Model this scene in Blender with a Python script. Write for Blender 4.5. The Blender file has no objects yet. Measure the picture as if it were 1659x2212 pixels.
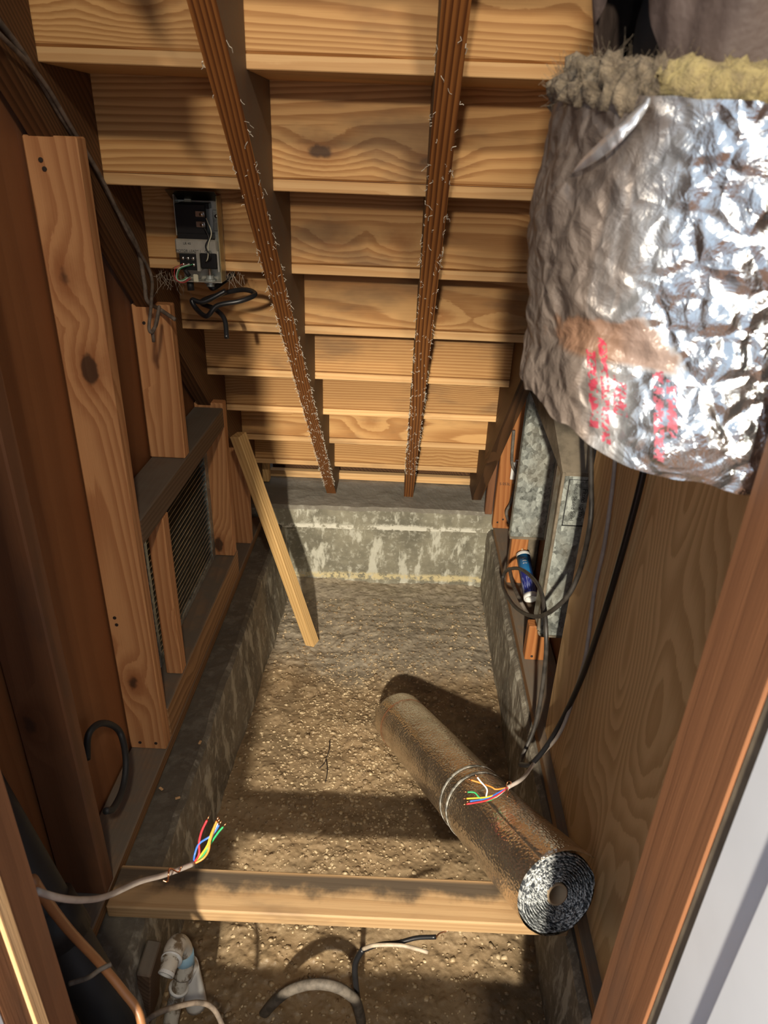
import bpy, bmesh, math, random
from mathutils import Vector, Matrix, noise as mn
random.seed(7)
scene = bpy.context.scene
COL = scene.collection
ZC = 1.8                      # camera height above the dirt floor

# ------------------------------------------------------------------ camera
W, H, F = 1659.0, 2212.0, 1524.6
PIT, YAW, ROL = .4774, -.0208, .0374
fw = Vector((math.sin(YAW)*math.cos(PIT), math.cos(YAW)*math.cos(PIT), -math.sin(PIT)))
rt = Vector((math.cos(YAW), -math.sin(YAW), 0)); up = rt.cross(fw)
rt, up = rt*math.cos(ROL)+up*math.sin(ROL), up*math.cos(ROL)-rt*math.sin(ROL)
cd = bpy.data.cameras.new('camera'); cam = bpy.data.objects.new('camera', cd); COL.objects.link(cam)
cam.matrix_world = Matrix(((rt.x, up.x, -fw.x, 0), (rt.y, up.y, -fw.y, 0), (rt.z, up.z, -fw.z, ZC), (0, 0, 0, 1)))
cd.sensor_fit = 'VERTICAL'; cd.sensor_height = 36; cd.lens = 36*F/H; cd.clip_start = .02
cd.dof.use_dof = True; cd.dof.focus_distance = 2.3; cd.dof.aperture_fstop = 11
scene.camera = cam

# ------------------------------------------------------------------ light
wd = bpy.data.worlds.new('hallway_light'); scene.world = wd; wd.use_nodes = True
bg = wd.node_tree.nodes['Background']; bg.inputs[0].default_value = (.78, .88, 1, 1); bg.inputs[1].default_value = .62
def lamp(name, kind, loc, energy, color, size, rot=None, size_y=None):
    l = bpy.data.lights.new(name, kind); l.energy = energy; l.color = color
    if kind == 'AREA':
        l.size = size
        if size_y: l.shape = 'RECTANGLE'; l.size_y = size_y
    else: l.shadow_soft_size = size
    o = bpy.data.objects.new(name, l); COL.objects.link(o); o.location = (loc[0], loc[1], loc[2]+ZC)
    if rot: o.rotation_euler = rot
    return o
lamp('hall_ceiling_lamp', 'POINT', (-.22, -2.0, .62), 120, (1, .86, .66), .06)
sp = lamp('added_pit_spot', 'SPOT', (-.20, -2.0, .60), 760, (1, .90, .72), .05)  # added spot, not a known lamp; brightens a pool on the dirt
sp.rotation_euler = (Vector((-.06, 2.15, -1.75))-Vector((-.20, -2.0, .60))).to_track_quat('-Z', 'Y').to_euler()
sp.data.spot_size = math.radians(36); sp.data.spot_blend = .7
lamp('closet_bulb', 'POINT', (.24, -.78, 1.22), 66, (1, .85, .64), .07)
vs = scene.view_settings
vs.view_transform = 'Standard'; vs.look = 'None'; vs.gamma = 1; vs.use_curve_mapping = False; vs.exposure = 0.42

# ------------------------------------------------------------------ placing
def ray(px, py): return fw + rt*((px-W/2)/F) - up*((py-H/2)/F)
def onX(px, py, c): d = ray(px, py); return d*(c/d.x)      # points in "camera origin" metres
def onY(px, py, c): d = ray(px, py); return d*(c/d.y)
def onZ(px, py, c): d = ray(px, py); return d*(c/d.z)
def V(x, y, z): return Vector((x, y, z))
UPZ = Vector((0, 0, ZC))

# ------------------------------------------------------------------ materials
class NT:
    def __init__(s, name, rough=.7, metal=0.):
        s.m = bpy.data.materials.new(name); s.m.use_nodes = True; s.t = s.m.node_tree
        s.b = s.t.nodes['Principled BSDF']; s.b.inputs['Roughness'].default_value = rough; s.b.inputs['Metallic'].default_value = metal
    def n(s, kind, **kw):
        nd = s.t.nodes.new('ShaderNode'+kind)
        for k, v in kw.items():
            if k.startswith('_'): s.put(nd.inputs[int(k[1:])], v)
            elif k in nd.inputs: s.put(nd.inputs[k], v)
            else: setattr(nd, k, v)
        return nd
    def put(s, sock, v):
        if hasattr(v, 'is_output'): s.t.links.new(v, sock)
        else:
            if isinstance(v, (tuple, list)) and len(v) == 3 and sock.type == 'RGBA': v = (*v, 1)
            sock.default_value = v
    def math(s, op, a, b=0., c=0., clamp=False):
        return s.n('Math', operation=op, use_clamp=clamp, _0=a, _1=b, _2=c).outputs[0]
    def vm(s, op, a, b=(0, 0, 0)):
        nd = s.n('VectorMath', operation=op, _0=a, _1=b); return nd.outputs['Value'] if op in ('DOT_PRODUCT', 'LENGTH') else nd.outputs[0]
    def mix(s, f, a, b, mode='MIX'):
        nd = s.n('Mix', data_type='RGBA', blend_type=mode, clamp_factor=True); s.put(nd.inputs[0], f); s.put(nd.inputs[6], a); s.put(nd.inputs[7], b); return nd.outputs[2]
    def mr(s, v, a, b, c=0., d=1., smooth=True):
        nd = s.n('MapRange', interpolation_type='SMOOTHSTEP' if smooth else 'LINEAR', clamp=True)
        for i, q in enumerate((v, a, b, c, d)): s.put(nd.inputs[i], q)
        return nd.outputs[0]
    def noise(s, vec, scale, detail=3, rough=.55, dist=0.):
        return s.n('TexNoise', Vector=vec, Scale=scale, Detail=detail, Roughness=rough, Distortion=dist).outputs[0]
    def vor(s, vec, scale, feature='F1', rnd=1.):
        return s.n('TexVoronoi', feature=feature, Vector=vec, Scale=scale, Randomness=rnd)
    def obj(s, rand=True):
        tc = s.n('TexCoord').outputs['Object']
        if not rand: return tc
        r = s.n('ObjectInfo').outputs['Random']
        c = s.n('CombineXYZ', _0=s.math('MULTIPLY', r, 31.7), _1=s.math('MULTIPLY', r, 17.3), _2=s.math('MULTIPLY', r, 43.1)).outputs[0]
        return s.vm('ADD', tc, c)
    def bump(s, h, strength=.3, dist=.002, normal=None):
        nd = s.n('Bump', Strength=strength, Distance=dist, Height=h)
        if normal is not None: s.put(nd.inputs['Normal'], normal)
        s.put(s.b.inputs['Normal'], nd.outputs[0]); return nd.outputs[0]
    def color(s, c): s.put(s.b.inputs['Base Color'], c)

DUST = (.155, .128, .10)
def wood(name, light, dark, g='Z', freq=9., knots=.22, dust=0., rough=.62, contrast=.75, grainvec=None, stain=0., fibre=1., lin=70., dustx=0., edge=0., stretch=.10):
    t = NT(name, rough)
    t.b.inputs['Specular IOR Level'].default_value = .3
    p = t.obj()
    ax = {'X': ((1, 0, 0), (0, 1, 0), (0, 0, 1)), 'Y': ((0, 1, 0), (1, 0, 0), (0, 0, 1)), 'Z': ((0, 0, 1), (1, 0, 0), (0, 1, 0))}[g]
    if grainvec: ax = grainvec
    u, v, w = (t.vm('DOT_PRODUCT', p, a) for a in ax)
    vw = t.n('CombineXYZ', _0=v, _1=w, _2=t.math('MULTIPLY', u, stretch)).outputs[0]
    base = t.noise(vw, 4.2, 1.5, .45)
    fine = t.noise(t.n('CombineXYZ', _0=v, _1=w, _2=t.math('MULTIPLY', u, .05)).outputs[0], 130, 3, .6)
    kv = t.n('CombineXYZ', _0=t.math('MULTIPLY', v, 8.), _1=t.math('MULTIPLY', w, 8.), _2=t.math('MULTIPLY', u, 4.2)).outputs[0]
    vo = t.vor(kv, 1.)
    sep = t.n('SeparateColor', _0=vo.outputs['Color']).outputs[0]
    has = t.math('LESS_THAN', sep, knots)
    d = t.math('ADD', vo.outputs['Distance'], t.math('MULTIPLY', t.math('SUBTRACT', t.noise(p, 60, 2), .5), .06))
    bend = t.math('MULTIPLY', t.mr(d, .55, .02), has)
    val = t.math('ADD', t.math('MULTIPLY', base, freq), t.math('MULTIPLY', bend, 1.9))
    val = t.math('ADD', val, t.math('MULTIPLY', fine, .30))
    val = t.math('ADD', val, t.math('MULTIPLY', t.math('ADD', w, t.math('MULTIPLY', v, .8)), lin))
    saw = t.math('FRACT', val)
    ring = t.math('MULTIPLY', t.mr(saw, .1, .86), t.mr(saw, 1., .90))           # slow rise, sharp fall: late wood lines
    fib = t.noise(t.n('CombineXYZ', _0=v, _1=w, _2=t.math('MULTIPLY', u, .02)).outputs[0], 420, 2, .6)
    f = t.math('ADD', t.math('MULTIPLY', ring, contrast), t.math('MULTIPLY', t.math('SUBTRACT', fib, .5), .5*fibre), clamp=True)
    c = t.mix(f, light, dark)
    tone = t.noise(vw, 2.2, 2)
    c = t.mix(t.mr(tone, .35, .7, 0, .35), c, tuple(q*.62 for q in dark))
    c = t.mix(t.math('MULTIPLY', t.mr(d, .30, .12), t.math('MULTIPLY', has, .45)), c, (dark[0]*.75, dark[1]*.6, dark[2]*.5))
    c = t.mix(t.math('MULTIPLY', t.mr(d, .155, .105), t.math('MULTIPLY', has, .88)), c, (.055, .028, .016))
    if stain:
        sn = t.noise(t.n('CombineXYZ', _0=v, _1=w, _2=t.math('MULTIPLY', u, .35)).outputs[0], 9, 4, .6)
        c = t.mix(t.mr(sn, .50, .72, 0, stain), c, (.05, .04, .035))
    rn = t.math('MULTIPLY_ADD', t.n('ObjectInfo').outputs['Random'], .24, .88)
    c = t.mix(1., c, t.n('CombineColor', _0=rn, _1=rn, _2=rn).outputs[0], 'MULTIPLY')
    if dust:
        nz = t.n('SeparateXYZ', _0=t.n('NewGeometry').outputs['Normal']).outputs[2]
        dn = t.math('MULTIPLY', t.mr(nz, .35, .8), t.mr(t.noise(p, 14, 4, .6), .25, .6, .65, 1.))
        c = t.mix(t.math('MULTIPLY', dn, dust), c, DUST)
    if dustx:
        nx = t.math('ABSOLUTE', t.n('SeparateXYZ', _0=t.n('NewGeometry').outputs['Normal']).outputs[0])
        c = t.mix(t.math('MULTIPLY', t.mr(nx, .5, .9), t.mr(t.noise(p, 20, 4), .2, .6, dustx*.7, dustx)), c, DUST)
    if edge:                                         # grime along the far arris
        oy = t.n('SeparateXYZ', _0=t.n('TexCoord').outputs['Object'])
        g_ = t.math('ADD', oy.outputs[1], t.math('MULTIPLY', t.math('SUBTRACT', t.noise(p, 13, 4, .6), .5), .09))
        g_ = t.math('MULTIPLY', t.mr(g_, -.012, .022), t.mr(oy.outputs[1], .047, .036))
        c = t.mix(t.math('MULTIPLY', g_, edge), c, (.055, .045, .036))
    t.color(c)
    t.bump(t.math('ADD', t.math('MULTIPLY', ring, .5), fib), .25, .0012)
    return t.m

S = .7071
slope = (0, .7334, -.6798)
gslope = (slope, (1, 0, 0), (0, .6798, .7334))
PINE, PINED = (.66, .385, .155), (.34, .145, .040)
M = {}
M['riser'] = wood('riser_pine', PINE, PINED, 'X', 22, .55, stain=.45, contrast=.7, lin=75)
M['tread'] = wood('tread_edge_pine', (.74, .47, .22), (.50, .25, .09), 'X', 14, .12, contrast=.5, stain=.3, lin=60)
M['stringer'] = wood('stringer_fir', (.38, .15, .04), (.115, .036, .010), grainvec=gslope, freq=18, knots=.05, contrast=.95, lin=150, dustx=.85)
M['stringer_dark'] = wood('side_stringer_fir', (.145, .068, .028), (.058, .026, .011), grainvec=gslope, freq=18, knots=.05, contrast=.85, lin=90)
M['stud'] = wood('stud_fir', (.68, .345, .15), (.38, .14, .050), 'Z', 20, .5, contrast=.6, lin=60)
M['stud_orange'] = wood('stud_redwood', (.46, .19, .062), (.30, .10, .028), 'Z', 14, .12)
M['stud_near'] = wood('jamb_fir', (.23, .10, .046), (.125, .050, .023), 'Z', 6, .04, contrast=.4, lin=25, stain=.4)
M['plate'] = wood('sill_fir', (.40, .22, .10), (.19, .09, .036), 'Y', 14, .1, dust=1.)
M['block'] = wood('header_fir', (.17, .105, .065), (.085, .045, .026), 'Y', 14, .05, dust=1.)
M['brace'] = wood('brace_pine', (.76, .50, .22), (.52, .28, .085), 'Z', 14, .12, contrast=.6, stain=.25, lin=80)
M['plank'] = wood('plank_ply', (.46, .30, .155), (.30, .17, .075), 'X', 14, .08, contrast=.45, stain=.6, edge=.9)
M['ply'] = wood('plywood_fir', (.78, .53, .27), (.47, .27, .11), 'Z', 26, .03, contrast=.65, rough=.5, lin=3, stretch=.28)
M['siding'] = wood('siding_plywood', (.30, .122, .047), (.20, .075, .027), 'Z', 8, .04, contrast=.35, rough=.5, lin=20)
M['lightwood'] = wood('jamb_edge', (.66, .42, .22), (.50, .28, .12), 'Z', 8, 0, contrast=.4)

def flat(name, col, rough=.5, metal=0., bump=0., bscale=80., spec=None, vary=.0):
    t = NT(name, rough, metal)
    if spec is not None: t.b.inputs['Specular IOR Level'].default_value = spec
    p = t.obj()
    if vary: t.color(t.mix(t.mr(t.noise(p, bscale*.4, 4, .6), .35, .68), col, tuple(q*(1-vary) for q in col)))
    else: t.color((*col, 1))
    if bump: t.bump(t.noise(p, bscale, 3), bump, .002)
    return t.m
M['black'] = flat('black_plastic', (.012, .012, .013), .38)
M['blackcable'] = flat('black_cable', (.014, .014, .016), .35, vary=.3)
M['loopcable'] = flat('dusty_black_cable', (.055, .048, .042), .5, vary=.6, bscale=90)
M['greycable'] = flat('grey_dusty_cable', (.16, .135, .11), .7, vary=.5, bscale=120)
M['browncable'] = flat('brown_dusty_cable', (.20, .155, .12), .75, vary=.5, bscale=120)
M['beigecable'] = flat('thermostat_sheath', (.42, .36, .32), .45, vary=.25, bscale=60)
M['orange_tube'] = flat('copper_brown_tube', (.30, .135, .055), .42)
for k, c in dict(red=(.62, .035, .05), blue=(.05, .16, .55), green=(.03, .36, .12), yellow=(.75, .48, .04), white=(.8, .78, .74), orange=(.8, .27, .05), brown=(.2, .07, .03)).items():
    M['wire_'+k] = flat('wire_'+k, c, .35)
M['copper'] = flat('bare_copper', (.72, .32, .16), .3, 1.)
M['steel'] = flat('plated_steel', (.66, .64, .56), .38, .55, .15, 60, vary=.25)
M['brass'] = flat('brassy_flange', (.56, .47, .26), .38, .5, vary=.3)
M['darkmetal'] = flat('shadowed_steel', (.20, .19, .16), .4, 1.)
M['screw'] = flat('screw_steel', (.72, .72, .70), .25, 1.)
M['nail'] = flat('rusty_nail', (.06, .045, .038), .6, .6)
M['ivorydull'] = flat('aged_white_insulation', (.50, .41, .31), .5, vary=.4)
M['ivory'] = flat('ivory_plastic', (.72, .68, .50), .45)
M['whitepaint'] = flat('white_gloss_paint', (.64, .67, .74), .35, vary=.06, bscale=20)
M['plaster'] = flat('drywall', (.55, .50, .44), .8)
M['pvc'] = None
M['web'] = flat('cobweb', (.62, .57, .48), .9)
M['dustfibre'] = flat('dusty_lint', (.34, .28, .215), .95)
M['abs'] = flat('black_drain_pipe', (.018, .019, .021), .6, vary=.4, bscale=18)
M['cardboard'] = flat('cardboard_core', (.42, .31, .20), .8)
M['tonguefoil'] = flat('torn_foil_strip', (.78, .80, .84), .3, .7, .5, 90)
M['slat'] = flat('grey_steel_slat', (.50, .51, .46), .3, .75, vary=.3)
M['red_ink'] = flat('red_ink', (.55, .02, .07), .5)
M['pencil'] = flat('pencil_grey', (.13, .10, .07), .7)
M['black_ink'] = flat('black_ink', (.02, .02, .02), .6)

def dirt():
    t = NT('muddy_soil', .62); p = t.obj(False)
    n1, n2 = t.noise(p, 3.2, 4, .6), t.noise(p, 26, 5, .65)
    c = t.mix(t.mr(n1, .35, .65), (.29, .20, .11), (.17, .118, .064))
    c = t.mix(t.mr(n2, .45, .75, 0, .7), c, (.38, .28, .165))
    sx = t.n('SeparateXYZ', _0=p)
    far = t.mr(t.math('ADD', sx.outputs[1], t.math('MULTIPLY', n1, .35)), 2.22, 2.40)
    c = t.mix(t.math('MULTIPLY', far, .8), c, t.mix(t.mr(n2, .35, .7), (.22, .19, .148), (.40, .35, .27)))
    wet = t.mr(t.noise(t.vm('ADD', p, (3.1, .2, 0)), 2.3, 2), .45, .62)
    t.color(c); t.put(t.b.inputs['Roughness'], t.mr(wet, 0, 1, .72, .5))
    vo = t.vor(p, 62, 'SMOOTH_F1')
    h = t.math('ADD', t.math('MULTIPLY', t.mr(vo.outputs['Distance'], .55, .05), .6), n2)
    t.bump(h, .7, .006); return t.m
M['dirt'] = dirt()
def stonemat():
    t = NT('pale_gravel', .42)
    v = t.vor(t.obj(False), 120).outputs['Color']
    r = t.n('SeparateColor', _0=v).outputs[0]
    c = t.mix(r, (.34, .245, .14), (.62, .49, .31)); c = t.mix(t.mr(t.noise(t.obj(False), 40, 3), .42, .62), c, (.24, .165, .095))
    t.color(c); return t.m
M['stone'] = stonemat()
def concrete(name, base, pale, kind):
    t = NT(name, .8); p = t.obj(False); s = t.n('SeparateXYZ', _0=p)
    n1, n2, n3 = t.noise(p, 5, 5, .65), t.noise(p, 38, 4, .7), t.noise(t.vm('MULTIPLY', p, (1, 1, .3)), 16, 4, .65)
    c = t.mix(t.mr(n1, .35, .68), base, tuple(q*.55 for q in base))
    c = t.mix(t.mr(n2, .5, .72, 0, .6), c, pale)
    c = t.mix(t.mr(n3, .52, .62, 0, .85), c, pale)
    if kind == 'back':
        z = t.math('ADD', s.outputs[2], t.math('MULTIPLY', t.math('SUBTRACT', n2, .5), .05))
        for z0, wd_, col, st in ((-1.480, .022, (.66, .64, .55), .9), (-1.758, .024, (.66, .56, .32), .9)):
            band = t.mr(t.math('ABSOLUTE', t.math('SUBTRACT', z, z0)), wd_, wd_*.3)
            c = t.mix(t.math('MULTIPLY', t.math('MULTIPLY', band, t.mr(t.math('MULTIPLY_ADD', n1, .5, t.math('MULTIPLY', n2, .6)), .50, .58)), st), c, col)
        nz = t.n('SeparateXYZ', _0=t.n('NewGeometry').outputs['Normal']).outputs[2]
        c = t.mix(t.math('MULTIPLY', t.mr(nz, .5, .9), .9), c, t.mix(n1, (.17, .15, .125), (.25, .225, .19)))
    else:
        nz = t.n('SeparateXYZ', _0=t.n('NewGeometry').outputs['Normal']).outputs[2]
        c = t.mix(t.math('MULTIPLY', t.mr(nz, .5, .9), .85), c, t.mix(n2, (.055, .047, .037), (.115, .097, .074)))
    t.color(c); t.bump(t.math('ADD', n2, n3), .5, .006); return t.m
M['conc_back'] = concrete('foundation_concrete', (.30, .28, .21), (.62, .61, .52), 'back')
M['conc_side'] = concrete('stem_concrete', (.22, .19, .145), (.48, .45, .37), 'side')
def galv():
    t = NT('galvanized_spangle', .42, .45); p = t.obj()
    q = t.vm('ADD', t.vm('MULTIPLY', p, (1, 1, .75)), t.vm('MULTIPLY', t.n('TexNoise', Vector=p, Scale=60., Detail=2.).outputs[1], (.012, .012, .012)))
    v = t.vor(q, 75).outputs['Color']; r = t.n('SeparateColor', _0=v).outputs[0]
    r2 = t.n('SeparateColor', _0=t.vor(q, 150).outputs['Color']).outputs[1]
    c = t.mix(t.math('MULTIPLY_ADD', r, .65, t.math('MULTIPLY', r2, .35)), (.13, .14, .13), (.56, .60, .56))
    z = t.n('SeparateXYZ', _0=t.n('TexCoord').outputs['Object']).outputs[2]
    c = t.mix(t.math('MULTIPLY', t.mr(t.noise(p, 9, 4), .45, .7), .4), c, (.30, .26, .19))
    t.color(c); t.put(t.b.inputs['Roughness'], t.math('MULTIPLY_ADD', r, .25, .30)); return t.m
M['galv'] = galv()
M['galvdust'] = flat('dusty_sheet_metal', (.22, .18, .13), .8, .2, .3, 60, vary=.4)
def foil_roll():
    t = NT('bubble_foil', .3, .95); p = t.obj(False)
    v = t.vor(p, 165, 'SMOOTH_F1', .7).outputs['Distance']
    n = t.noise(p, 14, 4)
    t.color(t.mix(t.mr(n, .4, .7), (.78, .69, .57), (.60, .51, .40)))
    t.put(t.b.inputs['Roughness'], t.math('MULTIPLY_ADD', n, .14, .13))
    t.bump(t.math('ADD', t.math('MULTIPLY', v, 1.), t.math('MULTIPLY', t.noise(p, 40, 2), .7)), .55, .0035); return t.m
M['rollfoil'] = foil_roll()
def foil_edge():
    t = NT('rolled_foil_edges', .25, .35); p = t.obj(False); q = t.n('SeparateXYZ', _0=p)
    r = t.math('SQRT', t.math('ADD', t.math('MULTIPLY', q.outputs[0], q.outputs[0]), t.math('MULTIPLY', q.outputs[1], q.outputs[1])))
    th = t.math('ARCTAN2', q.outputs[1], q.outputs[0])
    n = t.noise(t.n('CombineXYZ', _0=t.math('MULTIPLY', r, 330.), _1=t.math('MULTIPLY', th, 7.), _2=t.math('MULTIPLY', r, 90.)).outputs[0], 1.6, 2, .6)
    t.color(t.mix(t.mr(n, .42, .60), (.10, .11, .125), (.93, .96, .97)))  # sparkle and dark gaps between the layers painted into the color
    t.bump(n, .7, .003); return t.m
M['foiledge'] = foil_edge()
def foil_jacket():
    t = NT('crumpled_foil', .2, .97); p = t.obj(False); s = t.n('SeparateXYZ', _0=p)
    v1 = t.vor(t.vm('ADD', p, t.vm('MULTIPLY', t.n('TexNoise', Vector=p, Scale=18., Detail=2.).outputs[1], (.02, .02, .02))), 34, 'DISTANCE_TO_EDGE').outputs['Distance']
    v2 = t.vor(p, 95, 'F1').outputs['Distance']
    n = t.noise(p, 45, 5, .65, .8)
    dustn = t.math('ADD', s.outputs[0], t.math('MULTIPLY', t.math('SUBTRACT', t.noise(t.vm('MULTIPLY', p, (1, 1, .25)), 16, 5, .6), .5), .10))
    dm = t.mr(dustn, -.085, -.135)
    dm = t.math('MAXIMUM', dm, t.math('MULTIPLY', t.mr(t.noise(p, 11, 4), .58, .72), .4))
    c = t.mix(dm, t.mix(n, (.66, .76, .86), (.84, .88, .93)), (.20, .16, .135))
    # torn brown patch with kraft backing
    pt = t.vm('LENGTH', t.vm('MULTIPLY', t.vm('SUBTRACT', p, (-.115, -.13, -.135)), (1., .2, 1.35)))
    pm = t.mr(t.math('ADD', pt, t.math('MULTIPLY', t.noise(p, 30, 3), .05)), .068, .060)
    pm = t.math('MULTIPLY', pm, t.mr(s.outputs[2], -.145, -.138))
    c = t.mix(t.math('MULTIPLY', pm, .85), c, (.20, .105, .06))
    # red printed columns, broken by folds
    ink = None
    for x0, sl, z0, z1, w_ in ((-.118, .18, -.195, -.135, .0030), (-.110, .18, -.205, -.125, .0028), (-.100, .18, -.180, -.150, .0045), (-.078, .14, -.205, -.140, .0032), (-.070, .14, -.185, -.145, .003)):
        x = t.math('SUBTRACT', s.outputs[0], t.math('MULTIPLY_ADD', t.math('ADD', s.outputs[2], .2), -sl, x0))
        m = t.math('LESS_THAN', t.math('ABSOLUTE', x), w_)
        m = t.math('MULTIPLY', m, t.math('MULTIPLY', t.math('GREATER_THAN', s.outputs[2], z0), t.math('LESS_THAN', s.outputs[2], z1)))
        ink = m if ink is None else t.math('MAXIMUM', ink, m)
    ltr = t.math('GREATER_THAN', t.noise(t.vm('MULTIPLY', p, (1, .2, 1)), 330, 1), .47)
    ink = t.math('MULTIPLY', ink, t.math('MULTIPLY', ltr, t.math('GREATER_THAN', t.noise(p, 38, 2), .42)))
    c = t.mix(t.math('MULTIPLY', ink, .85), c, (.42, .02, .06))
    t.color(c)
    t.put(t.b.inputs['Metallic'], t.math('SUBTRACT', .97, t.math('MAXIMUM', t.math('MULTIPLY', dm, .6), t.math('MAXIMUM', pm, t.math('MULTIPLY', ink, .7)))))
    t.put(t.b.inputs['Roughness'], t.math('MULTIPLY_ADD', dm, .3, .17))
    h = t.math('ADD', t.math('MULTIPLY', t.mr(v1, 0, .28), .8), t.math('ADD', t.math('MULTIPLY', n, 1.1), t.math('MULTIPLY', v2, .35)))
    t.bump(h, .5, .007); return t.m
M['foil'] = foil_jacket()
def wool(name, a, b):
    t = NT(name, .95); p = t.obj(False)
    n = t.noise(t.vm('MULTIPLY', p, (1, 1, 1)), 70, 5, .7, 1.)
    t.color(t.mix(t.mr(n, .35, .68), a, b)); t.bump(n, .8, .01); return t.m
M['wool'] = wool('yellow_fibreglass', (.46, .37, .165), (.28, .22, .12))
M['wooldust'] = wool('dusty_fibreglass', (.29, .23, .155), (.14, .11, .08))
def kraft():
    t = NT('kraft_wrap', .6); p = t.obj(False)
    n, n2 = t.noise(p, 9, 5, .6), t.noise(p, 60, 3)
    t.color(t.mix(t.mr(n, .35, .68), (.135, .098, .085), (.075, .052, .044))); t.bump(t.math('ADD', n, t.math('MULTIPLY', n2, .2)), .6, .012); return t.m
M['kraft'] = kraft()
def pvc():
    t = NT('dirty_white_pvc', .4); p = t.obj()
    n = t.noise(t.vm('MULTIPLY', p, (1, 1, .6)), 38, 5, .7)
    t.color(t.mix(t.mr(n, .46, .60), (.66, .62, .54), (.20, .145, .09))); return t.m
M['pvc'] = pvc()
M['pvcclean'] = flat('white_pvc', (.78, .78, .76), .35)
M['pvcblue'] = flat('blue_primer', (.32, .52, .66), .4)
def label():
    t = NT('blue_cartridge_label', .3); p = t.obj(False); s = t.n('SeparateXYZ', _0=p)
    x, y, z = s.outputs
    c = t.mix(t.mr(t.math('ADD', z, t.math('MULTIPLY', x, .6)), .088, .092), (.02, .03, .22), (.02, .22, .55))
    c = t.mix(t.math('MULTIPLY', t.math('GREATER_THAN', x, .008), .7), c, (.03, .035, .16))
    rows = t.math('LESS_THAN', t.math('FRACT', t.math('MULTIPLY', z, 95.)), .45)
    wd_ = t.math('GREATER_THAN', t.noise(t.vm('MULTIPLY', p, (1, .1, .3)), 420, 1), .52)
    inx = t.math('LESS_THAN', t.math('ABSOLUTE', t.math('ADD', x, .004)), .008)
    inz = t.math('MULTIPLY', t.math('GREATER_THAN', z, .125), t.math('LESS_THAN', z, .155))
    c = t.mix(t.math('MULTIPLY', t.math('MULTIPLY', rows, wd_), t.math('MULTIPLY', inx, inz)), c, (.75, .8, .85))
    st = t.math('MULTIPLY', t.math('LESS_THAN', z, .075), t.math('GREATER_THAN', t.noise(t.vm('MULTIPLY', p, (1, 1, .12)), 330, 1), .56))
    c = t.mix(t.math('MULTIPLY', st, .5), c, (.35, .4, .62))
    t.color(c); return t.m
M['label'] = label()

# ------------------------------------------------------------------ builders
def link(name, me, mat, parent=None, loc=None, smooth=False):
    o = bpy.data.objects.new(name, me); COL.objects.link(o)
    if mat: me.materials.append(M[mat] if isinstance(mat, str) else mat)
    if smooth: me.polygons.foreach_set('use_smooth', [True]*len(me.polygons))
    if loc is not None: o.location = loc
    if parent: o.parent = parent
    return o
def tag(o, label=None, cat=None, group=None, kind=None):
    if label: o['label'] = label
    if cat: o['category'] = cat
    if group: o['group'] = group
    if kind: o['kind'] = kind
    return o
def thing(name, label, cat, loc=(0, 0, 0), group=None):
    o = bpy.data.objects.new(name, None); COL.objects.link(o); o.location = Vector(loc)+UPZ; o.empty_display_size = .05
    return tag(o, label, cat, group)
def bmbox(bm, x0, x1, y0, y1, z0, z1, bev=0.):
    vs_ = [bm.verts.new((x, y, z)) for z in (z0, z1) for y in (y0, y1) for x in (x0, x1)]
    fs = [bm.faces.new([vs_[i] for i in q]) for q in ((0, 2, 3, 1), (4, 5, 7, 6), (0, 1, 5, 4), (2, 6, 7, 3), (0, 4, 6, 2), (1, 3, 7, 5))]
    if bev: bmesh.ops.bevel(bm, geom=list({e for f in fs for e in f.edges}), offset=bev, segments=1, affect='EDGES')
def mesh_of(bm, name='m'):
    bmesh.ops.recalc_face_normals(bm, faces=bm.faces[:])
    me = bpy.data.meshes.new(name); bm.to_mesh(me); bm.free(); return me
def box(name, x0, x1, y0, y1, z0, z1, mat, parent=None, bev=.0025, rot=None):
    """board; for a top-level board coordinates are metres from the lens, for a part they are local to its parent"""
    c = Vector(((x0+x1)/2, (y0+y1)/2, z0)); bm = bmesh.new()
    bmbox(bm, x0-c.x, x1-c.x, y0-c.y, y1-c.y, 0, z1-z0, bev)
    o = link(name, mesh_of(bm, name), mat, parent, c if parent else c+UPZ)
    if rot: o.rotation_euler = rot
    return o
def spline(pts, n=8):
    """Catmull-Rom through points"""
    P = [Vector(p) for p in pts]; P = [P[0]*2-P[1]]+P+[P[-1]*2-P[-2]]; out = []
    for i in range(1, len(P)-2):
        a, b, c, d = P[i-1:i+3]
        for k in range(n):
            s = k/n; out.append(.5*((2*b)+(c-a)*s+(2*a-5*b+4*c-d)*s*s+(3*b-a-3*c+d)*s**3))
    return out+[P[-2]]
def tube_bm(bm, path, r, sides=8, cap=True, rfun=None):
    path = [Vector(p) for p in path]; n = len(path); rings = []
    t0 = (path[1]-path[0]).normalized(); nrm = t0.orthogonal().normalized()
    for i, p in enumerate(path):
        t = (path[min(i+1, n-1)]-path[max(i-1, 0)]).normalized()
        nrm = (nrm-t*nrm.dot(t)).normalized(); b = t.cross(nrm)
        rr = r if rfun is None else rfun(i/(n-1))
        rings.append([bm.verts.new(p+(nrm*math.cos(a)+b*math.sin(a))*rr) for a in (2*math.pi*k/sides for k in range(sides))])
    for i in range(n-1):
        for k in range(sides):
            bm.faces.new((rings[i][k], rings[i][(k+1) % sides], rings[i+1][(k+1) % sides], rings[i+1][k]))
    if cap: bm.faces.new(rings[0][::-1]); bm.faces.new(rings[-1])
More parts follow.
